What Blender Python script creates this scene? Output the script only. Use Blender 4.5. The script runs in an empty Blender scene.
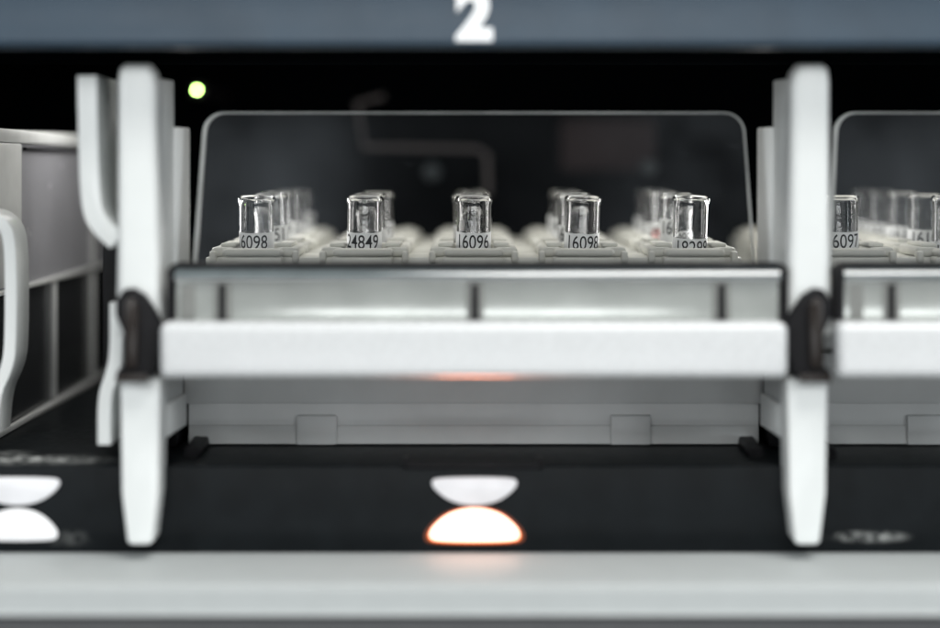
import bpy, bmesh, math, random
from mathutils import Vector, Matrix
random.seed(7)
S = bpy.context.scene
COL = S.collection
U = 0.00036            # one unit of the layout = 0.36 mm (a sample tube is 36 units = 13 mm wide)
D = 1667.0             # camera distance to the front row of tubes, in units

# ------------------------------------------------------------------ camera
cam = bpy.data.cameras.new('camera'); cam_o = bpy.data.objects.new('camera', cam); COL.objects.link(cam_o)
cam_o.location = (0, -D*U, 0); cam_o.rotation_euler = (math.radians(90), 0, 0)
cam.sensor_width = 36; cam.lens = 36*D/940; cam.shift_y = -149/940
cam.clip_start = 0.01; cam.clip_end = 50
cam.dof.use_dof = True; cam.dof.focus_distance = (D-12)*U; cam.dof.aperture_fstop = cam.lens/(64*U*1000)
S.camera = cam_o
# ------------------------------------------------------------------ world + lamps
w = bpy.data.worlds.new('World'); S.world = w; w.use_nodes = True
w.node_tree.nodes['Background'].inputs[0].default_value = (0.80, 0.88, 0.95, 1)
w.node_tree.nodes['Background'].inputs[1].default_value = 0.07
def area(name, loc, target, sx, sy, power, col=(1, 1, 1)):
    l = bpy.data.lights.new(name, 'AREA'); l.shape = 'RECTANGLE'; l.size = sx; l.size_y = sy
    l.energy = power; l.color = col
    o = bpy.data.objects.new(name, l); COL.objects.link(o); o.location = loc
    o.rotation_euler = (Vector(target)-Vector(loc)).to_track_quat('-Z', 'Y').to_euler()
    return o
area('ceiling_lamp', (0.38, -0.62, 1.15), (0, 0, -0.03), 0.95, 0.35, 16, (1, 0.99, 0.96))
area('front_lamp', (0.0, -1.85, 0.80), (0, 0, -0.03), 1.3, 0.35, 14, (1, 1, 0.99))
area('low_window_lamp', (0.0, -1.7, -0.42), (0, 0, -0.07), 1.3, 0.22, 5, (0.97, 0.99, 1))  # added fill from below, lights the tray front under the handle
# unseen lamp added inside the cavity to light the racks
l_ = area('cavity_lamp', (0.0, 0.06, 0.064), (0.0, 0.06, -0.1), 0.60, 0.08, 0.42, (1, 0.98, 0.94))
for nm_, x_, d_, p_, z_ in (('side_lamp', -325, 1, .07, -15), ('side_lamp', 329, -1, .07, -15), ('side_lamp', 332, 1, .012, -15), ('side_lamp', 912, -1, .06, -15)):
    area(nm_, (x_*U, 130*U, z_*U), ((x_+d_)*U, 130*U, z_*U), 0.02, 0.045, p_, (1, 0.98, 0.96))  # unseen lamps added behind the dividers for bright tube edges
area('side_lamp', (-394*U, 175*U, 68*U), (-462*U, 175*U, -20*U), 0.05, 0.006, 0.010, (1, 0.98, 0.96))  # unseen lamp added to brighten the upper panel of the storage box
area('window_lamp', (-1.3, -1.25, 0.45), (0, 0, -0.03), 0.5, 0.9, 9, (0.93, 0.97, 1))  # softboxes added left and right, bright bands for the glass
area('window_lamp', (1.3, -1.25, 0.35), (0, 0, -0.03), 0.4, 0.9, 9, (0.93, 0.97, 1))
S.view_settings.view_transform = 'Standard'; S.view_settings.look = 'None'
S.view_settings.exposure = 0.13; S.view_settings.gamma = 1
S.render.engine = 'CYCLES'
S.cycles.caustics_reflective = False; S.cycles.caustics_refractive = False
S.cycles.transparent_max_bounces = 16; S.cycles.max_bounces = 12; S.cycles.transmission_bounces = 12

# ------------------------------------------------------------------ materials
def mat(name, col, rough=0.5, metal=0.0, var=0.06, vscale=120, bump=0.02, bscale=2500, coat=0.0, spec=0.5, dust=None, emis=None):
    m = bpy.data.materials.new(name); m.use_nodes = True
    nt = m.node_tree; N = nt.nodes; L = nt.links; b = N['Principled BSDF']
    tc = N.new('ShaderNodeTexCoord')
    n1 = N.new('ShaderNodeTexNoise'); n1.inputs['Scale'].default_value = vscale; n1.inputs['Detail'].default_value = 5
    L.new(tc.outputs['Object'], n1.inputs['Vector'])
    r = N.new('ShaderNodeValToRGB'); r.color_ramp.elements[0].position = 0.3; r.color_ramp.elements[1].position = 0.7
    r.color_ramp.elements[0].color = tuple(c*(1-var) for c in col)+(1,)
    r.color_ramp.elements[1].color = tuple(min(1, c*(1+var)) for c in col)+(1,)
    L.new(n1.outputs['Fac'], r.inputs['Fac'])
    out = r.outputs['Color']
    rr = N.new('ShaderNodeMapRange'); rr.inputs['To Min'].default_value = max(0.02, rough-0.07); rr.inputs['To Max'].default_value = rough+0.07
    n3 = N.new('ShaderNodeTexNoise'); n3.inputs['Scale'].default_value = vscale*3; n3.inputs['Detail'].default_value = 4
    L.new(tc.outputs['Object'], n3.inputs['Vector']); L.new(n3.outputs['Fac'], rr.inputs['Value']); L.new(rr.outputs['Result'], b.inputs['Roughness'])
    b.inputs['Metallic'].default_value = metal; b.inputs['Coat Weight'].default_value = coat; b.inputs['Coat Roughness'].default_value = 0.08
    b.inputs['Specular IOR Level'].default_value = spec
    if bump:
        n2 = N.new('ShaderNodeTexNoise'); n2.inputs['Scale'].default_value = bscale
        L.new(tc.outputs['Object'], n2.inputs['Vector'])
        bp = N.new('ShaderNodeBump'); bp.inputs['Strength'].default_value = bump; bp.inputs['Distance'].default_value = 0.0004
        L.new(n2.outputs['Fac'], bp.inputs['Height']); L.new(bp.outputs['Normal'], b.inputs['Normal'])
    if dust:          # scattered specks + patches: list of (x, y, z, rx, ry, rz, strength) in layout units
        geo = N.new('ShaderNodeNewGeometry')
        sp = N.new('ShaderNodeTexNoise'); sp.inputs['Scale'].default_value = 1500; sp.inputs['Detail'].default_value = 4
        L.new(geo.outputs['Position'], sp.inputs['Vector'])
        th = N.new('ShaderNodeMapRange'); th.inputs['From Min'].default_value = 0.69; th.inputs['From Max'].default_value = 0.78; th.inputs['To Max'].default_value = dust[0]
        L.new(sp.outputs['Fac'], th.inputs['Value'])
        total = th.outputs['Result']
        for (x, y, z, rx, ry, rz, st) in dust[1]:
            sub = N.new('ShaderNodeVectorMath'); sub.operation = 'SUBTRACT'; sub.inputs[1].default_value = (x*U, y*U, z*U)
            L.new(geo.outputs['Position'], sub.inputs[0])
            dv = N.new('ShaderNodeVectorMath'); dv.operation = 'DIVIDE'; dv.inputs[1].default_value = (rx*U, ry*U, rz*U)
            L.new(sub.outputs[0], dv.inputs[0])
            ln = N.new('ShaderNodeVectorMath'); ln.operation = 'LENGTH'; L.new(dv.outputs[0], ln.inputs[0])
            fall = N.new('ShaderNodeMapRange'); fall.inputs['From Min'].default_value = 1.0; fall.inputs['From Max'].default_value = 0.35
            L.new(ln.outputs['Value'], fall.inputs['Value'])
            sn = N.new('ShaderNodeTexNoise'); sn.inputs['Scale'].default_value = 230; sn.inputs['Detail'].default_value = 6; sn.inputs['Roughness'].default_value = 0.7
            L.new(geo.outputs['Position'], sn.inputs['Vector'])
            sm = N.new('ShaderNodeMapRange'); sm.inputs['From Min'].default_value = 0.42; sm.inputs['From Max'].default_value = 0.66; sm.inputs['To Max'].default_value = st
            L.new(sn.outputs['Fac'], sm.inputs['Value'])
            mu = N.new('ShaderNodeMath'); mu.operation = 'MULTIPLY'; L.new(fall.outputs['Result'], mu.inputs[0]); L.new(sm.outputs['Result'], mu.inputs[1])
            mx = N.new('ShaderNodeMath'); mx.operation = 'MAXIMUM'; L.new(total, mx.inputs[0]); L.new(mu.outputs[0], mx.inputs[1]); total = mx.outputs[0]
        mc = N.new('ShaderNodeMix'); mc.data_type = 'RGBA'; mc.inputs[7].default_value = (0.62, 0.64, 0.62, 1)
        L.new(total, mc.inputs[0]); L.new(out, mc.inputs[6]); out = mc.outputs[2]
    L.new(out, b.inputs['Base Color'])
    if emis:
        b.inputs['Emission Color'].default_value = emis[0]+(1,); b.inputs['Emission Strength'].default_value = emis[1]
    return m
M = {}
M['white'] = mat('white_plastic', (0.60, 0.615, 0.62), 0.27, var=0.015, bump=0.005)
M['post'] = mat('post_plastic', (0.70, 0.725, 0.715), 0.36, var=0.015, bump=0.005, coat=0.1)
M['sill'] = mat('sill_plastic', (0.41, 0.435, 0.435), 0.5, var=0.02, bump=0.01, spec=0.25)
M['lowgrey'] = mat('base_grey', (0.07, 0.073, 0.077), 0.5)
M['ivory'] = mat('ivory_plastic', (0.68, 0.675, 0.62), 0.42, var=0.05, vscale=200, bump=0.03)
M['tray'] = mat('tray_grey', (0.49, 0.51, 0.51), 0.45, var=0.05, vscale=60, dust=None)
M['catch_frame'] = mat('catch_frame_grey', (0.17, 0.175, 0.165), 0.4)  # soft margin of the strip's dark reflections, put into colour
M['satin'] = mat('satin_grey', (0.40, 0.42, 0.40), 0.2, metal=0.35, var=0.10, vscale=45, coat=0.3)
M['rib'] = mat('light_grey_rib', (0.55, 0.56, 0.55), 0.4, var=0.05)
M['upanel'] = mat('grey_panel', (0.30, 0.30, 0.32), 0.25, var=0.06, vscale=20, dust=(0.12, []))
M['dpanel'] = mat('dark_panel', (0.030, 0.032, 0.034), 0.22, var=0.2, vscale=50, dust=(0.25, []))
M['black'] = mat('black_plastic', (0.006, 0.0078, 0.0090), 0.45, var=0.2, vscale=90, spec=0.09, dust=(0.12, [(-395, -150, -268, 85, 26, 12, 0.8), (-360, -178, -333, 30, 10, 9, 0.12), (356, -178, -332, 42, 10, 6, 0.75), (-430, -120, -268, 30, 26, 12, .3)]))
M['clip'] = mat('matte_black', (0.006, 0.006, 0.007), 0.5, var=0.2, spec=0.15)
M['void'] = mat('dark_interior', (0.0015, 0.002, 0.0025), 0.9, bump=0, spec=0.0)
M['brown'] = mat('dark_brown_plastic', (0.016, 0.012, 0.010), 0.3, var=0.2, spec=0.35)
M['web'] = mat('brown_grey_web', (0.10, 0.095, 0.092), 0.4)
M['blue'] = mat('slate_blue_panel', (0.027, 0.047, 0.069), 0.40, spec=0.3, var=0.12, vscale=35, dust=(0.25, []))
M['paper'] = mat('label_paper', (0.90, 0.91, 0.92), 0.6, var=0.02, bump=0.01)
M['ink'] = mat('black_ink', (0.01, 0.01, 0.012), 0.6, bump=0)
M['mark'] = mat('white_mark', (0.82, 0.84, 0.85), 0.5, bump=0)
M['red'] = mat('red_sticker', (0.65, 0.06, 0.04), 0.5, bump=0)
M['redblock'] = mat('dull_red_paint', (0.014, 0.004, 0.004), 0.8)
M['steel'] = mat('dull_steel', (0.09, 0.08, 0.08), 0.5, metal=0.2)
M['knob'] = mat('blue_grey_knob', (0.03, 0.04, 0.045), 0.5)
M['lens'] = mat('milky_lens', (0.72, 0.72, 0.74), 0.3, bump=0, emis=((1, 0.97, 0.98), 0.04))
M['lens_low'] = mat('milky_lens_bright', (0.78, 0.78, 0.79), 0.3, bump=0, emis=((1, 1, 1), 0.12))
M['lens_lit'] = mat('lit_lens', (0.9, 0.6, 0.45), 0.3, bump=0, emis=((1, 0.55, 0.42), 2.6))
M['lens_rim'] = mat('orange_lens_rim', (0.7, 0.2, 0.05), 0.3, bump=0, emis=((1, 0.17, 0.02), 1.3))  # bloom round the lit lens, put in as emission
M['lens_glow'] = mat('amber_film', (0.05, 0.02, 0.01), 0.5, bump=0, emis=((1, 0.15, 0.02), 0.13))  # fainter outer bloom, also put in as emission
M['led'] = mat('green_led', (0.3, 0.8, 0.1), 0.3, bump=0, emis=((0.56, 1.0, 0.24), 42.0))
M['led_dim'] = mat('dim_led', (0.1, 0.3, 0.3), 0.3, bump=0, emis=((0.2, 0.5, 0.5), 0.6))

def glass_mat():
    m = bpy.data.materials.new('tube_glass'); m.use_nodes = True; b = m.node_tree.nodes['Principled BSDF']
    b.inputs['Base Color'].default_value = (1, 1, 1, 1); b.inputs['Roughness'].default_value = 0.02
    b.inputs['Transmission Weight'].default_value = 1; b.inputs['IOR'].default_value = 1.47
    nt = m.node_tree; tc = nt.nodes.new('ShaderNodeTexCoord'); n = nt.nodes.new('ShaderNodeTexNoise'); n.inputs['Scale'].default_value = 130
    bp = nt.nodes.new('ShaderNodeBump'); bp.inputs['Strength'].default_value = 0.12; bp.inputs['Distance'].default_value = 0.0005
    nt.links.new(tc.outputs['Object'], n.inputs['Vector']); nt.links.new(n.outputs['Fac'], bp.inputs['Height']); nt.links.new(bp.outputs['Normal'], b.inputs['Normal'])
    return m
M['glass'] = glass_mat()
def shield_mat():
    m = bpy.data.materials.new('clear_acrylic'); m.use_nodes = True; nt = m.node_tree; N = nt.nodes; L = nt.links
    N.remove(N['Principled BSDF']); out = N['Material Output']
    tc = N.new('ShaderNodeTexCoord')
    t = N.new('ShaderNodeBsdfTransparent'); t.inputs[0].default_value = (0.97, 0.975, 0.975, 1)
    d = N.new('ShaderNodeBsdfDiffuse'); d.inputs[0].default_value = (0.60, 0.66, 0.72, 1)
    g = N.new('ShaderNodeBsdfGlossy'); g.inputs['Roughness'].default_value = 0.04
    # pale haze: big soft patches, stronger towards both sides, plus fine scratches
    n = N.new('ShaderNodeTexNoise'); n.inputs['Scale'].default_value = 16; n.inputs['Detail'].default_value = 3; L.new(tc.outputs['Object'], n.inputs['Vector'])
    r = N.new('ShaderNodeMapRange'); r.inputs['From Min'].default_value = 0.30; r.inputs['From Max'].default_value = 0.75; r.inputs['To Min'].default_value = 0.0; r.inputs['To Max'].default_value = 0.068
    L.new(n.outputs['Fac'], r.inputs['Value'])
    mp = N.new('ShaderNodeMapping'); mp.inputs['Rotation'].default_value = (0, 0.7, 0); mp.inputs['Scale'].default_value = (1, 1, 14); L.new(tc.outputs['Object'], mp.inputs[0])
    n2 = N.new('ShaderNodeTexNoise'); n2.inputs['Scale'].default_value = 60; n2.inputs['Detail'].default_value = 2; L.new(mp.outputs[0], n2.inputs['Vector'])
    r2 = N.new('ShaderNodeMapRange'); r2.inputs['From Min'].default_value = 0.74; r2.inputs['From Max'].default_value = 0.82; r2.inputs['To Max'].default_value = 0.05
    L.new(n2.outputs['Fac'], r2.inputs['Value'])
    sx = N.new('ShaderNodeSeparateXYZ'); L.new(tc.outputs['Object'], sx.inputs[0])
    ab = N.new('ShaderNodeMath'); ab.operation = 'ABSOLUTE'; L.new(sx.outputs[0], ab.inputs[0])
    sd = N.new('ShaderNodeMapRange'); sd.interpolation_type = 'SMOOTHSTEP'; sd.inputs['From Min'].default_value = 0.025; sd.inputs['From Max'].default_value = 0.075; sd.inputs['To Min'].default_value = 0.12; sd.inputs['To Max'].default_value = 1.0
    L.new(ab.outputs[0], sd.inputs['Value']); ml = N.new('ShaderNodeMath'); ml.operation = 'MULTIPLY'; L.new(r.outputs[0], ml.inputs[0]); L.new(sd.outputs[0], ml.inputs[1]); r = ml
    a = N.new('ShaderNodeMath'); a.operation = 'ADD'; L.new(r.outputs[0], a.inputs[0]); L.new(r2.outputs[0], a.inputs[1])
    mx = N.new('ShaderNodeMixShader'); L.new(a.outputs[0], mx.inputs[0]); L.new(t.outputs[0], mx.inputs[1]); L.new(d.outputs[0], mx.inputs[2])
    fr = N.new('ShaderNodeFresnel'); fr.inputs[0].default_value = 1.45
    mx2 = N.new('ShaderNodeMixShader'); L.new(fr.outputs[0], mx2.inputs[0]); L.new(mx.outputs[0], mx2.inputs[1]); L.new(g.outputs[0], mx2.inputs[2])
    L.new(mx2.outputs[0], out.inputs[0]); return m
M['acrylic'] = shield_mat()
M['edge'] = mat('acrylic_edge', (0.30, 0.31, 0.30), 0.2, var=0.7, vscale=22, bump=0)
M['lip'] = mat('clear_lip', (0.12, 0.14, 0.145), 0.10, var=0.1, bump=0, coat=1.0)

# ------------------------------------------------------------------ builders
def thing(name, label, cat, loc, group=None):
    o = bpy.data.objects.new(name, None); o.empty_display_size = 0.005; COL.objects.link(o)
    o.location = Vector(loc)*U; o['label'] = label; o['category'] = cat
    if group: o['group'] = group
    return o
def wloc(o):
    v = Vector((0, 0, 0))
    while o: v += o.location; o = o.parent
    return v
def obj(name, bm, m, parent=None, label=None):
    bmesh.ops.recalc_face_normals(bm, faces=bm.faces)
    bm.normal_update()
    for e in bm.edges:
        if len(e.link_faces) == 2 and e.calc_face_angle(0) > math.radians(40): e.smooth = False
    for f in bm.faces: f.smooth = True
    bmesh.ops.scale(bm, vec=(U, U, U), verts=bm.verts)
    if parent: bmesh.ops.translate(bm, vec=-wloc(parent), verts=bm.verts)
    me = bpy.data.meshes.new(name); bm.to_mesh(me); bm.free()
    me.materials.append(M[m]); o = bpy.data.objects.new(name, me); COL.objects.link(o)
    if parent: o.parent = parent
    if label: o['label'] = label
    return o
def nb(): return bmesh.new()
def join(bm, src):
    me = bpy.data.meshes.new('tmp'); src.to_mesh(me); src.free(); bm.from_mesh(me); bpy.data.meshes.remove(me)
def box(bm, x0, x1, y0, y1, z0, z1, bev=0, seg=2):
    t = nb(); bmesh.ops.create_cube(t, size=1)
    for v in t.verts: v.co = Vector(((x0+x1)/2+v.co.x*(x1-x0), (y0+y1)/2+v.co.y*(y1-y0), (z0+z1)/2+v.co.z*(z1-z0)))
    if bev: bmesh.ops.bevel(t, geom=list(t.edges), offset=bev, segments=seg, affect='EDGES', profile=0.5)
    join(bm, t); return bm
def prism(bm, pts, a0, a1, axis='Y', bev=0, seg=2):
    """pts: outline; axis Y -> (x,z), axis X -> (y,z); extruded from a0 to a1"""
    t = nb()
    mk = {'Y': lambda p, a: (p[0], a, p[1]), 'X': lambda p, a: (a, p[0], p[1]), 'Z': lambda p, a: (p[0], p[1], a)}[axis]
    A = [t.verts.new(mk(p, a0)) for p in pts]; B = [t.verts.new(mk(p, a1)) for p in pts]
    t.faces.new(A); t.faces.new(B[::-1])
    for i in range(len(pts)): t.faces.new((A[i], B[i], B[(i+1) % len(pts)], A[(i+1) % len(pts)]))
    bmesh.ops.recalc_face_normals(t, faces=t.faces)
    if bev:
        es = [e for e in t.edges if (e.verts[0] in A) == (e.verts[1] in A)] if len(pts) > 10 else list(t.edges)
        bmesh.ops.bevel(t, geom=es, offset=bev, segments=seg, affect='EDGES', profile=0.5, clamp_overlap=True)
    join(bm, t); return bm
def chaikin(p, n, closed=True):
    for _ in range(n):
        q = []
        R = range(len(p)) if closed else range(len(p)-1)
        if not closed: q.append(p[0])
        for i in R:
            a, b = p[i], p[(i+1) % len(p)]
            q += [(a[0]*.75+b[0]*.25, a[1]*.75+b[1]*.25), (a[0]*.25+b[0]*.75, a[1]*.25+b[1]*.75)]
        if not closed: q.append(p[-1])
        p = q
    return p
def strip_outline(path, width, n=2):
    p = chaikin(path, n, False); L, R = [], []
    for i, a in enumerate(p):
        b = p[min(i+1, len(p)-1)]; c = p[max(i-1, 0)]
        d = Vector((b[0]-c[0], b[1]-c[1])).normalized(); nrm = Vector((-d.y, d.x))*width/2
        L.append((a[0]+nrm.x, a[1]+nrm.y)); R.append((a[0]-nrm.x, a[1]-nrm.y))
    return L+R[::-1]
def px(x, y, s):        # a spot seen at (x, y) whose depth factor is s -> layout (x, z)
    return ((x-470)*s, (165-y)*s)
def Yd(s): return (s-1)*D
def tube_path(bm, pts, r, n=14):
    rings = []
    P = [Vector(p) for p in pts]
    for i, p in enumerate(P):
        d = (P[min(i+1, len(P)-1)]-P[max(i-1, 0)]).normalized()
        a = d.orthogonal().normalized() if i == 0 else (prev-d*prev.dot(d)).normalized()
        prev = a; b = d.cross(a)
        rings.append([bm.verts.new(p+(a*math.cos(2*math.pi*k/n)+b*math.sin(2*math.pi*k/n))*r) for k in range(n)])
    for i in range(len(rings)-1):
        for k in range(n): bm.faces.new((rings[i][k], rings[i][(k+1) % n], rings[i+1][(k+1) % n], rings[i+1][k]))
    bm.faces.new(rings[0][::-1]); bm.faces.new(rings[-1]); return bm
def lathe(bm, prof, n=48, closed=False):
    rings = []
    for (r, z) in prof:
        rings.append([bm.verts.new((0, 0, z))] if r < 1e-6 else [bm.verts.new((r*math.cos(2*math.pi*k/n), r*math.sin(2*math.pi*k/n), z)) for k in range(n)])
    for a, b in zip(rings, rings[1:]):
        for k in range(n):
            k2 = (k+1) % n
            if len(a) == 1: bm.faces.new((a[0], b[k], b[k2]))
            elif len(b) == 1: bm.faces.new((a[k], a[k2], b[0]))
            else: bm.faces.new((a[k], a[k2], b[k2], b[k]))
    return bm
def text_bm(s, size, offset=0.0, thick=0.0, xs=1.0, sub=0):
    cu = bpy.data.curves.new('t', 'FONT'); cu.body = s; cu.size = 1; cu.align_x = 'CENTER'; cu.offset = offset; cu.extrude = thick/size
    o = bpy.data.objects.new('t', cu); COL.objects.link(o)
    bpy.context.view_layer.update()
    me = bpy.data.meshes.new_from_object(o.evaluated_get(bpy.context.evaluated_depsgraph_get()))
    bm = nb(); bm.from_mesh(me); bpy.data.meshes.remove(me); bpy.data.objects.remove(o); bpy.data.curves.remove(cu)
    bmesh.ops.remove_doubles(bm, verts=bm.verts, dist=1e-5)
    for v in bm.verts: v.co = Vector((v.co.x*size*xs, v.co.z*size, v.co.y*size))
    if sub:
        for k in range(-16, 17):      # cut in narrow vertical slices so that it can follow a cylinder
            bmesh.ops.bisect_plane(bm, geom=list(bm.verts)+list(bm.edges)+list(bm.faces), plane_co=(k*sub, 0, 0), plane_no=(1, 0, 0))
    return bm
def copy_tree(o, parent=None):
    c = o.copy(); COL.objects.link(c); c.parent = parent
    for ch in [x for x in bpy.data.objects if x.parent == o and x != c]: copy_tree(ch, c)
    return c

BAY = 583.0; CX = 3.5; FLOOR = -268.0
# ------------------------------------------------------------------ the setting: cavity behind and below
def struct(name, bm, m):
    o = obj(name, bm, m); o['kind'] = 'structure'; return o
struct('back_wall', box(nb(), -1400, 1400, 760, 790, -300, 230), 'void')
struct('ceiling', box(nb(), -1400, 1400, 4, 759, 190, 210), 'void')
struct('floor', box(nb(), -1400, 1400, -100, 759, -300, FLOOR), 'black')

# ------------------------------------------------------------------ analyser front
an = thing('analyser', 'large laboratory analyser front with slate blue header, black base and pale sill', 'analyser', (CX, -178, -470))
prof = [(-250, 300), (-252, 160), (-249, 118), (-243, 105), (-232, 99), (-210, 97), (0, 97), (3, 120), (3, 300)]
o = obj('header_panel', prism(nb(), [(-244, 300), (-246, 150), (-247, 128), (-250, 114), (-252, 107), (-252, 103), (-250, 100.5), (-246, 99), (-241, 99), (-241, 300)], -1400, 1400, 'X'), 'blue', an)
t = text_bm('2', 59, 0.05, 0.2)
bmesh.ops.translate(t, vec=(3.5, 0, 108), verts=t.verts)
for v in t.verts: v.co.y += -252.5+5.4*(v.co.z-108)/42
obj('numeral', t, 'mark', o)
obj('underside_trim', box(nb(), -1400, 1400, -240.5, 3, 100, 180, 1), 'void', an)
# front ledge and panel: profile in (y, z)
obj('base_panel', prism(nb(), [(-100.5, FLOOR), (-172, FLOOR), (-176, FLOOR-1), (-178, FLOOR-4), (-178, -346), (-100.5, -346)], -1400, 1400, 'X'), 'black', an)
# shallow finger slot on the ledge edge, above the indicator
b = nb(); x0 = (403-470)*.893; x1 = (543-470)*.893
box(b, x0, x1, -181, -172, FLOOR-3, FLOOR+1.6, 1.2); box(b, x0, x0+5, -181, -150, FLOOR-3, FLOOR+4, 1.2); box(b, x1-5, x1, -181, -150, FLOOR-3, FLOOR+4, 1.2)
obj('finger_slot', b, 'clip', an)
obj('sill', prism(nb(), [(-165, -346.5), (-283, -346.5), (-286, -347.5), (-291, -351), (-292, -368.5), (-295, -371), (-165, -371)], -1400, 1400, 'X'), 'sill', an)
obj('kick_panel', box(nb(), -1400, 1400, -284, -180, -640, -376, 2), 'lowgrey', an)
# indicator lamps
def dshape(cx, zflat, up, w=39, h=24.5):
    sg = 1 if up else -1
    p = [(-w*.9, 0), (w*.9, 0), (w*1.06, h*.16), (w*.97, h*.46), (w*.58, h*.90), (0, h*1.06), (-w*.58, h*.90), (-w*.97, h*.46), (-w*1.06, h*.16)]
    return [(cx+a, zflat+sg*c) for a, c in chaikin(p, 4)]
for cxp, lit in ((474.5, True), (17.5, False)):
    cx = (cxp-470)*.893
    obj('indicator_lamp', prism(nb(), dshape(cx, (165-477)*.893, False, 36.8, 24.5), -180.5, -176, bev=1), 'lens', an, 'unlit white upper half of the hourglass indicator')
    obj('indicator_lamp', prism(nb(), dshape(cx, (165-541)*.893, True, 38.5 if lit else 35, 28.5), -181, -176, bev=1), 'lens_lit' if lit else 'lens_low', an,
        'glowing orange-white lower half of the hourglass indicator' if lit else 'pale lower half of the hourglass indicator at the left edge')
    if lit:
        lo = bpy.data.objects['indicator_lamp.001']
        obj('lens_rim', prism(nb(), dshape(cx, (165-542.8)*.893, True, 39.8, 30.6), -179.2, -176, bev=.5), 'lens_rim', lo)  # orange bloom modelled as a glowing ring
        obj('lens_film', prism(nb(), dshape(cx, (165-544.5)*.893, True, 43.5, 33.5), -178.6, -176), 'lens_glow', lo)  # wider faint halo, its glow put into the material
        area('indicator_glow', (cx*U, -190*U, -277*U), (cx*U, -226*U, -184*U), 0.026, 0.004, 0.0065, (1, 0.28, 0.12)).data.spread = math.radians(80)  # added lamp that tints the handle underside orange
# dividers between the bays
def divider(cx, inn):          # inn: +1 / -1, the side that faces the middle bay
    d = bpy.data.objects.new('divider', None); COL.objects.link(d); d.parent = an
    d.location = Vector((cx, -200, 0))*U - wloc(an); d.empty_display_size = .005
    up = [(-22, -150), (20, -150), (18, -112), (16, -60), (14, 40), (13.5, 70), (11, 82), (6, 89), (-14, 89), (-19, 85), (-20.5, 74), (-20.5, -60)]
    obj('upper_post', prism(nb(), [(cx+inn*a, z) for a, z in up], -210, -172, bev=8, seg=5), 'post', d)
    lo = [(-17.5, -186), (-16, -288), (-11, -330), (-7, -332), (7, -332), (11, -330), (16, -288), (17.5, -186)]
    obj('lower_post', prism(nb(), [(cx+a, z) for a, z in lo], -210, -172, bev=6, seg=4), 'post', d)
    obj('core', box(nb(), cx-8, cx+8, -171, -110, -240, 33, 2), 'clip', d)
    for sg in (-1, 1):
        q = lambda l: [(cx+sg*a, y) for a, y in l]
        obj('side_wall', prism(nb(), q([(4, -171.5), (8, -171.5), (15.5, -128), (4, -128)]), -150.5, 78, 'Z', bev=1.5), 'post', d)
        obj('side_wall', prism(nb(), q([(9, -127.5), (16, -127.5), (25, -96), (9, -96)]), -150.5, 35, 'Z', bev=1.5), 'post', d)
        obj('lower_wall', prism(nb(), q([(12.5, -171.5), (14, -171.5), (18.5, -98), (12.5, -98)]), -214.5, -151.5, 'Z'), 'tray', d)
        obj('base_rail', prism(nb(), q([(12.5, -171.5), (16.5, -171.5), (22, -97), (12.5, -97)]), -245, -215, 'Z', bev=1.5), 'post', d)
    obj('web', box(nb(), cx-12, cx+12, -94, 560, FLOOR+2, -150, 1), 'clip', d)
    # latch
    lt = nb()
    m = lambda l: [(cx+inn*a, z) for a, z in l]
    prism(lt, m(chaikin([(-12, -108), (-4, -107), (6, -113), (14, -124), (20, -136), (20, -160), (15, -176), (14, -184), (-18, -184), (-18, -179), (-12, -174), (-12, -146), (-19, -130), (-19, -118)], 0)), -222, -211, bev=1.5)
    l = obj('latch', lt, 'clip', d)
    obj('latch_ridge', prism(nb(), m([(-10, -176), (1, -176), (2, -122), (-3, -114), (-10, -117)]), -228, -222.5, bev=2), 'brown', l)
    obj('latch_foot', prism(nb(), m([(-18, -188), (10, -188), (10, -181), (-18, -181)]), -226, -222.5, bev=1), 'brown', l)
    return d
dv = divider(-288.5, 1); dv2 = divider(295.0, -1)
# guide fins on the left of the first divider (open bay)
s = .9
t = prism(nb(), strip_outline([px(93, 77, s), px(94, 130, s), px(96, 195, s), px(101, 220, s), px(122, 240, s)], 17, 3), Yd(.885), Yd(.935), bev=3)
obj('guide_fin', t, 'post', an)
t = box(nb(), (101-470)*.93, (121-470)*.93, Yd(.936), Yd(.95), (165-236)*.93, (165-82)*.93, 3); obj('guide_web', t, 'web', an)
t = prism(nb(), strip_outline([px(124, 300, .92), px(124, 352, .92), px(119, 372, .92), px(112, 392, .92), px(112, 439, .92)], 12, 3), Yd(.90), Yd(.945), bev=2.5)
obj('guide_fin', t, 'post', an)
# cabinet end: panel ends of the divider wall in the open bay seen behind the fins
obj('guide_web', box(nb(), (108-470)*.99, (124-470)*.99, Yd(.975), Yd(.99), FLOOR+2, -60, 2), 'clip', an)

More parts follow.
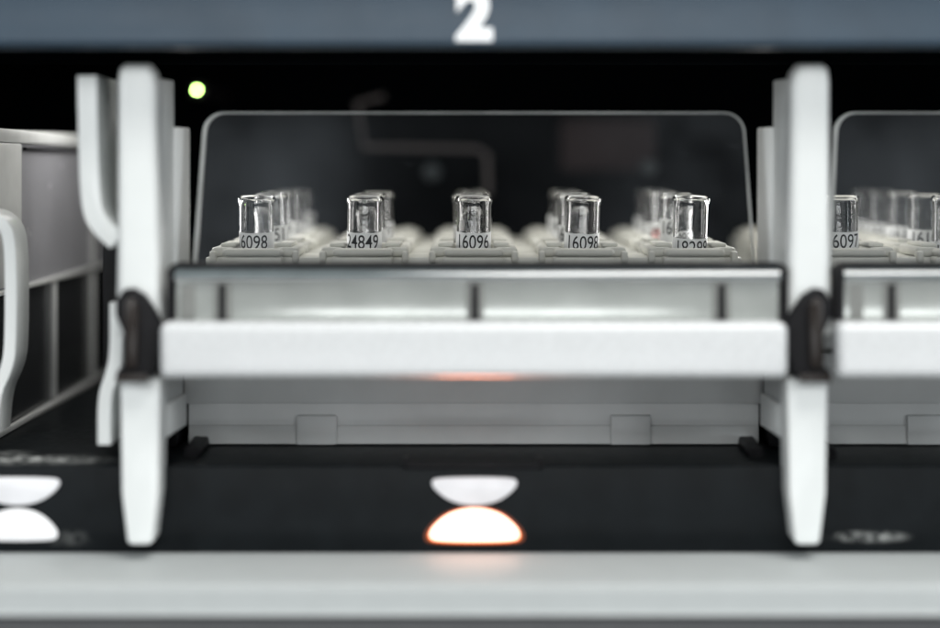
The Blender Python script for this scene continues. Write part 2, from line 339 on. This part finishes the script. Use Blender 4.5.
# ------------------------------------------------------------------ machinery far behind
t = nb(); s = 1.36
P = [px(384, 96, s), px(364, 95, s), px(357, 103, s), px(357, 140, s), px(364, 147, s), px(478, 149, s), px(487, 155, s), px(488, 195, s)]
P = [p for i, p in enumerate(P) if i not in (1, 3)]
pipe = obj('metal_tube', tube_path(t, [(x, Yd(s), z) for x, z in P], 4.2), 'steel')
pipe['label'] = 'blurred bent metal tube in the darkness behind the clear shield'; pipe['category'] = 'metal tube'
t = box(nb(), (560-470)*1.4, (655-470)*1.4, Yd(1.39), Yd(1.43), (165-172)*1.4, (165-118)*1.4, 8)
r_ = obj('mechanism_block', t, 'redblock'); r_['label'] = 'dim dark red block blurred deep inside behind the fourth tube'; r_['category'] = 'machine part'
for i, (x, y, r, lab) in enumerate(((432, 172, 10, 'dim blue grey round knob below the bent metal tube'), (648, 168, 9, 'dim grey round knob high behind the rightmost tube of the middle tray'))):
    t = nb(); lathe(t, [(0, 0), (r*1.2, 0), (r*1.3, 3), (r*1.25, 14), (r, 18), (0, 18)])
    bmesh.ops.rotate(t, cent=(0, 0, 0), matrix=Matrix.Rotation(math.radians(90), 3, 'X'), verts=t.verts)
    X, Z = px(x, y, 1.37); bmesh.ops.translate(t, vec=(X, Yd(1.37), Z), verts=t.verts)
    k = obj('knob', t, 'knob'); k['label'] = lab; k['category'] = 'knob'
t = nb(); X, Z = px(197, 90, 1.30); bmesh.ops.create_uvsphere(t, u_segments=16, v_segments=10, radius=2.6); bmesh.ops.translate(t, vec=(X, Yd(1.3), Z), verts=t.verts)
ld = thing('status_light', 'round glowing green status light in the dark left of the shield', 'status light', (X, Yd(1.3), Z))
obj('bulb', t, 'led', ld); obj('bezel', box(nb(), X-9, X+9, Yd(1.3)+3.5, Yd(1.3)+250, Z-9, Z+9, 2), 'clip', ld)

# ------------------------------------------------------------------ sample tray (drawer)
tr = thing('sample_tray', 'wide white-handled sample tray with clear shield in the middle bay', 'sample tray', (CX, -73, FLOOR), 'sample trays with clear shields')
W = 272.5
# outer shell: walls + floor
b = nb()
box(b, CX-W, CX+W, -60, -52, -258, -118, 1.5)                 # inner front wall
box(b, CX-W, CX-W+8, -51, 470, -258, -118, 1.5); box(b, CX+W-8, CX+W, -51, 470, -258, -118, 1.5)
box(b, CX-W, CX+W, 471, 479, -258, -118, 1.5)
box(b, CX-W+9, CX+W-9, -51, 470, -258, -192, 1)
obj('tray_shell', b, 'tray', tr)
# front apron under the handle: leaning band, recessed band and bottom lip
A = CX-W; B_ = CX+W
ap = nb()
prism(ap, [(-77, -180), (-74, -228), (-61, -228), (-61, -180)], A-4, B_+4, 'X', bev=.8)
prism(ap, [(-72.5, -228.2), (-72.5, -249), (-61, -249), (-61, -228.4)], A, B_, 'X')
prism(ap, [(-73, -249.2), (-75, -266.5), (-61, -266.5), (-61, -249.3)], A, B_, 'X', bev=.6)
obj('apron', ap, 'tray', tr)
for xx in (-165.5, 134.5):
    obj('apron_tab', prism(nb(), [(-76.6, -267), (-75.6, -239), (-70, -239), (-70, -267)], xx, xx+38, 'X', bev=1), 'tray', tr)
for xx, sg in ((CX-W+14, 1), (CX+W-14, -1)):
    obj('foot_clip', prism(nb(), [(-150, FLOOR+1), (-140, FLOOR+9), (-85, FLOOR+11), (-78, FLOOR+1)], xx-7, xx+7, 'X', bev=2), 'clip', tr)
# handle bar
obj('handle', box(nb(), -267, 273.5, -236, -206, -183.5, -135.5, 7.5, 5), 'white', tr)
# drawer front (satin strip with dark reflections built as small plates and a glossy lip)
df = obj('drawer_front', box(nb(), -257, 270, -213, -200, -147, -96, 2), 'satin', tr)
for xx in (222, 475, 722):
    X = (xx-470)*.87; ct = obj('catch', box(nb(), X-7.5, X+7.5, -214.6, -213.3, -134.8, -102, .6), 'catch_frame', df); bb = ct.data  # reflection built as a grey plate with a dark core
    obj('catch_slot', box(nb(), X-3, X+3, -216, -214.8, -134.8, -104, .5), 'clip', ct)
X = (187-470)*.87; obj('catch', box(nb(), X-6, X+6, -214.5, -213.3, -134.8, -104, .5), 'catch_frame', df)
obj('front_rim', prism(nb(), [(-264, -134.8), (-264, -92), (-260, -87), (-256, -85.5), (269, -85.5), (273, -87), (277, -92), (277, -134.8), (271, -134.8), (271, -89.2), (-258, -89.2), (-258, -134.8)], -216, -194), 'clip', df)
obj('front_lip', prism(nb(), [(-214, -100), (-218, -99.5), (-217.6, -98), (-213.3, -90.2), (-212, -89.5), (-195, -89.5), (-195, -95.6), (-213.2, -95.6)], -257, 270, 'X'), 'lip', df)
obj('support_plate', box(nb(), -255, 262, -185, -61, -130, -122, 1.5), 'clip', tr)
# clear shield leaning back
HW = 249.5
def shield_outline(hw, z0, z1, r=18, n=8):
    p = [(CX-hw, z0), (CX+hw, z0)]; fl = lambda x, z: CX+(x-CX)*(1+0.036*(z1-z)/(z1-z0))
    for k in range(n+1): a = math.pi/2*k/n; p.append((CX+hw-r+r*math.cos(a), z1-r+r*math.sin(a)))
    for k in range(n+1): a = math.pi/2*(1+k/n); p.append((CX-hw+r+r*math.cos(a), z1-r+r*math.sin(a)))
    if hw < HW: p = [(x+(2.2*min(1, (CX-x)/200) if x < CX else 0), z) for x, z in p]
    return [(fl(x, z), z) for x, z in p]
def lean(bm, zb=-90, y0=0, y1=10, zt=49):
    for v in bm.verts: v.co.y += (y1-y0)*(v.co.z-zb)/(zt-zb)
    return bm
out = shield_outline(HW, -94, 49)
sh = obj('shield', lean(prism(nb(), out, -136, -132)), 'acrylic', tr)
# polished edge that runs round the sheet
ins = shield_outline(HW-1.6, -94, 47.4, 16.5)
e = nb(); n = len(out)
V = [[e.verts.new((p[0], y, p[1])) for p in o_] for o_, y in ((out, -136.4), (out, -131.6), (ins, -131.6), (ins, -136.4))]
for i in range(1, n):
    j = (i+1) % n
    if i == 0: continue
    for a in range(4): e.faces.new((V[a][i], V[a][j], V[(a+1) % 4][j], V[(a+1) % 4][i]))
obj('shield_edge', lean(e), 'edge', sh)
t = copy_tree(tr); t.location.x += BAY*U; t['label'] = 'sample tray with clear shield cut off by the right edge of the photo'

# ------------------------------------------------------------------ racks
PITCH = 107.0
def make_rack():
    x0 = CX; r = thing('sample_rack', '', 'sample rack', (CX, 0, -190), 'five-position racks standing one behind the other')
    b = nb(); hw = 262
    box(b, x0-hw, x0+hw, -38, -31, -189.5, -90, 2); box(b, x0-hw, x0+hw, 31, 38, -189.5, -90, 2); box(b, x0-hw+1, x0+hw-1, -30.5, 30.5, -189.5, -184)
    edges = [x0-hw]+sum([[x0+k*PITCH-22, x0+k*PITCH+22] for k in range(-2, 3)], [])+[x0+hw]
    for a, c in zip(edges[::2], edges[1::2]): box(b, a, c, -30.5, 30.5, -99, -90.5, 1)
    obj('rack_body', b, 'ivory', r)
    for k in range(-2, 3):
        c = x0+k*PITCH; h = nb()
        for sg in (-1, 1):
            xa, xb = sorted((c+sg*20.5, c+sg*43))
            box(h, xa, xb, -36, 34, -90, -80.5, 3.6, 3)
            xa, xb = sorted((c+sg*19.8, c+sg*35)); box(h, xa, xb, -26, 30, -80.6, -77, 1.4)
            xa, xb = sorted((c+sg*37, c+sg*43.5)); box(h, xa, xb, -44, -30, -95, -84, 2)
        box(h, c-20, c+20, 22, 34, -90, -79, 2.5)
        hd = obj('tube_holder', h, 'ivory', r)
        f = nb(); box(f, c-29, c+29, -60, -38.5, -88.5, -81, 3.4, 3); box(f, c-30, c+28, -57, -38.5, -100, -89, 1.6)
        obj('clip', f, 'ivory', hd)
    return r
rack0 = make_rack()
RP = 92.0
words = ['front', 'second', 'third', 'fourth', 'rearmost']
racks = []
for bay in (0, 1):
    for i in range(5):
        r = rack0 if (bay == 0 and i == 0) else copy_tree(rack0)
        r.location = Vector((CX+bay*BAY, i*RP, -190))*U
        r['label'] = ('ivory sample rack, %s of the five in the %s tray' % (words[i], ('middle', 'right')[bay]))
        racks.append(r)

# ------------------------------------------------------------------ tubes
R = 17.0
gp = [(0, 2), (8, 3.5), (14, 9), (R-.1, 20), (R, 40), (R, 156), (R+.9, 158.5), (R+1.6, 161), (R+1.2, 163.5), (R-.2, 164.4), (R-1.2, 163.2), (R-1.7, 160), (R-1.3, 150), (R-1.3, 40), (R-1.4, 22), (12.5, 10.5), (7, 5), (0, 3.6)]
glass_me = None
def label_mesh(top, bot, a0, a1):
    b = nb(); n = 40; rings = []
    for k in range(n+1):
        a = math.radians(a0+(a1-a0)*k/n)
        rings.append([b.verts.new((r_*math.sin(a), -r_*math.cos(a), z)) for r_, z in ((R+.15, bot), (R+.15, top), (R+.45, top), (R+.45, bot))])
    for p, q in zip(rings, rings[1:]):
        for a in range(4): b.faces.new((p[a], q[a], q[(a+1) % 4], p[(a+1) % 4]))
    b.faces.new(rings[0]); b.faces.new(rings[-1][::-1]); return b
def bend(bm, r_):
    for v in bm.verts:
        a = v.co.x/r_; rr = r_-v.co.y; v.co.x = rr*math.sin(a); v.co.y = -rr*math.cos(a)
    return bm
def make_tube(x, y, num, label, group, top=119, lean_f=4, roll=0, twist=0, extra=None, drop=5):
    global glass_me
    o = thing('sample_tube', label, 'sample tube', (0, 0, 0), group)
    if glass_me is None:
        g = obj('glass_tube', lathe(nb(), gp, 56), 'glass', o); glass_me = g.data
    else:
        g = bpy.data.objects.new('glass_tube', glass_me); COL.objects.link(g); g.parent = o
    lb = obj('label', label_mesh(top, 46, -150, 150), 'paper', o)
    if num:
        t = text_bm(num, 19.5, 0.004, 0, 0.78, 2.2); bmesh.ops.translate(t, vec=(0, 0, top-2-13.5), verts=t.verts)
        bend(t, R+.62); obj('printed_number', t, 'ink', lb)
    if extra == 'barcode':
        t = nb(); z = top-22
        for k in range(14):
            h = random.choice((.6, 1.0, 1.6)); q = nb(); box(q, 8, 17, -.05, .05, z-h, z); 
            for e_ in (9.8, 11.6, 13.4, 15.2): bmesh.ops.bisect_plane(q, geom=list(q.verts)+list(q.edges)+list(q.faces), plane_co=(e_, 0, 0), plane_no=(1, 0, 0))
            join(t, q); z -= h+random.choice((.8, 1.3))
        bend(t, R+.62); obj('barcode', t, 'ink', lb)
    if extra == 'red':
        t = nb(); p = [(5*math.cos(a*math.pi/8), 5*math.sin(a*math.pi/8)) for a in range(16)]
        prism(t, [(a-8, c+top-12) for a, c in p], -.1, .1); bend(t, R+.62); obj('sticker', t, 'red', lb)
    o.location = Vector((x, y, -190-drop))*U
    o.rotation_euler = (math.radians(lean_f), math.radians(roll), math.radians(twist))
    # keep the mouth over the hole: compensate the lean at holder height
    o.location.y += 90*math.sin(math.radians(lean_f))*U; o.location.x -= 90*math.sin(math.radians(roll))*U
    return o
G1 = 'sample tubes standing in the racks'
front = [('16098', 'leftmost', 130, 2.5), ('24849', 'second from the left', 130, 1.5), ('16096', 'middle', 130, 1.2), ('16098', 'fourth from the left', 129, 1.6), ('18298', 'rightmost', 124, 1.0)]
names = []
for k, (num, where, top, roll) in enumerate(front):
    x = CX+(k-2)*PITCH
    lab = {0: 'clear tube numbered 6098, leftmost in the front rack of the middle tray', 1: 'clear glass tube with the number 24849 on its white label',
           2: 'clear tube numbered 16096 standing at the middle of the front rack', 3: 'clear tube numbered 16098, between tube 16096 and the rightmost one',
           4: 'clear tube whose printed number is nearly hidden, rightmost in the middle tray'}[k]
    make_tube(x+(0, -1.5, 0, 0, 1)[k], 0, num, lab, G1, top, 5.5, roll, (-17, -6, -3, 1, 2)[k])
who = ['the leftmost front tube 6098', 'the second front tube (24849)', 'the middle front tube (16096)', 'the fourth front tube 16098', 'the rightmost front tube of the middle tray']
for k in range(5):
    for i in range(1, 5):
        if (k, i) in ((1, 4), (2, 4), (3, 4), (1, 3)): continue
        top = random.choice((128, 132, 137)) if (k, i) != (4, 1) else 139
        ex = 'red' if (k, i) == (4, 2) else ('barcode' if (k, i) == (4, 1) else None)
        make_tube(CX+(k-2)*PITCH+random.uniform(-2, 2), i*RP, '16095' if (k, i) == (4, 1) else random.choice(('16094', '24851', '16099')),
                  'blurred tube %s behind %s' % (('directly', 'second', 'third', 'fourth')[i-1], who[k]) + (', with red dot' if ex == 'red' else ''), G1, top,
                  random.uniform(1, 4), random.uniform(-2, 2), random.uniform(-30, 30) if ex is None else -8, ex)
for k in range(0, 2):
    for i in range(0, 5):
        if k == 0 and i > 0: continue
        lab = 'clear tube numbered 097 partly hidden by the right divider' if k == 0 else \
              ('front tube at the very right edge of the photo, in the right tray' if i == 0 else 'blurred tube %s behind the tube at the very right edge' % ('directly', 'second', 'third', 'fourth')[i-1])
        make_tube(CX+BAY+(k-2)*PITCH-(1 if k == 0 else 0), i*RP, '16097' if k == 0 else '16100', lab, G1, 130 if k == 0 else (119 if i == 0 else 128), 4 if i == 0 else 2.5, 0 if k else -1, -4, None)

# ------------------------------------------------------------------ side box in the open left bay
sb = thing('storage_box', 'grey ribbed storage box seen end-on through the open bay at far left', 'storage box', (-464, 200, FLOOR))
XW = -460
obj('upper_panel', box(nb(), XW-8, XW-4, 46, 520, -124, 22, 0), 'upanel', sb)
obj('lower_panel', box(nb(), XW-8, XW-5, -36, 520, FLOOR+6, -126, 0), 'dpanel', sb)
fr = nb()
box(fr, XW-12, XW, -60, 520, 22.5, 36, 1)
box(fr, XW-10, XW, -60, 45, -122, 22, 2)
obj('frame', fr, 'rib', sb)
obj('handle_slot', box(nb(), XW-3.5, XW+.5, 60, 330, 15, 18.5, .5), 'clip', sb)
for z0, z1 in ((-128.5, -123.5), (FLOOR+1, FLOOR+7)):
    obj('rib', box(nb(), XW-4, XW+1, -60, 520, z0, z1, 1), 'rib', sb)
for y in (185, 375):
    obj('rib', box(nb(), XW-4.9, XW+.4, y-3.5, y+3.5, FLOOR+9.5, -130, 1), 'rib', sb)
obj('rib', box(nb(), XW-3.9, XW+.4, 370, 380, -122, 14.5, 1), 'rib', sb)
obj('back_panel', box(nb(), XW-300, XW-13, 500, 508, FLOOR+2, 30, 1), 'upanel', sb)
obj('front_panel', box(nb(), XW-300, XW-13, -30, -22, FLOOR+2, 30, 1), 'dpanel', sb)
st = prism(nb(), strip_outline([px(-38, 214, .94), px(-8, 214, .94), px(8, 226, .94), px(13, 248, .94), px(13, 345, .94), px(9, 368, .94), px(-3, 392, .94), px(-6, 432, .94)], 11, 3), Yd(.935), Yd(.962), bev=2.5)
obj('grip', st, 'post', sb)
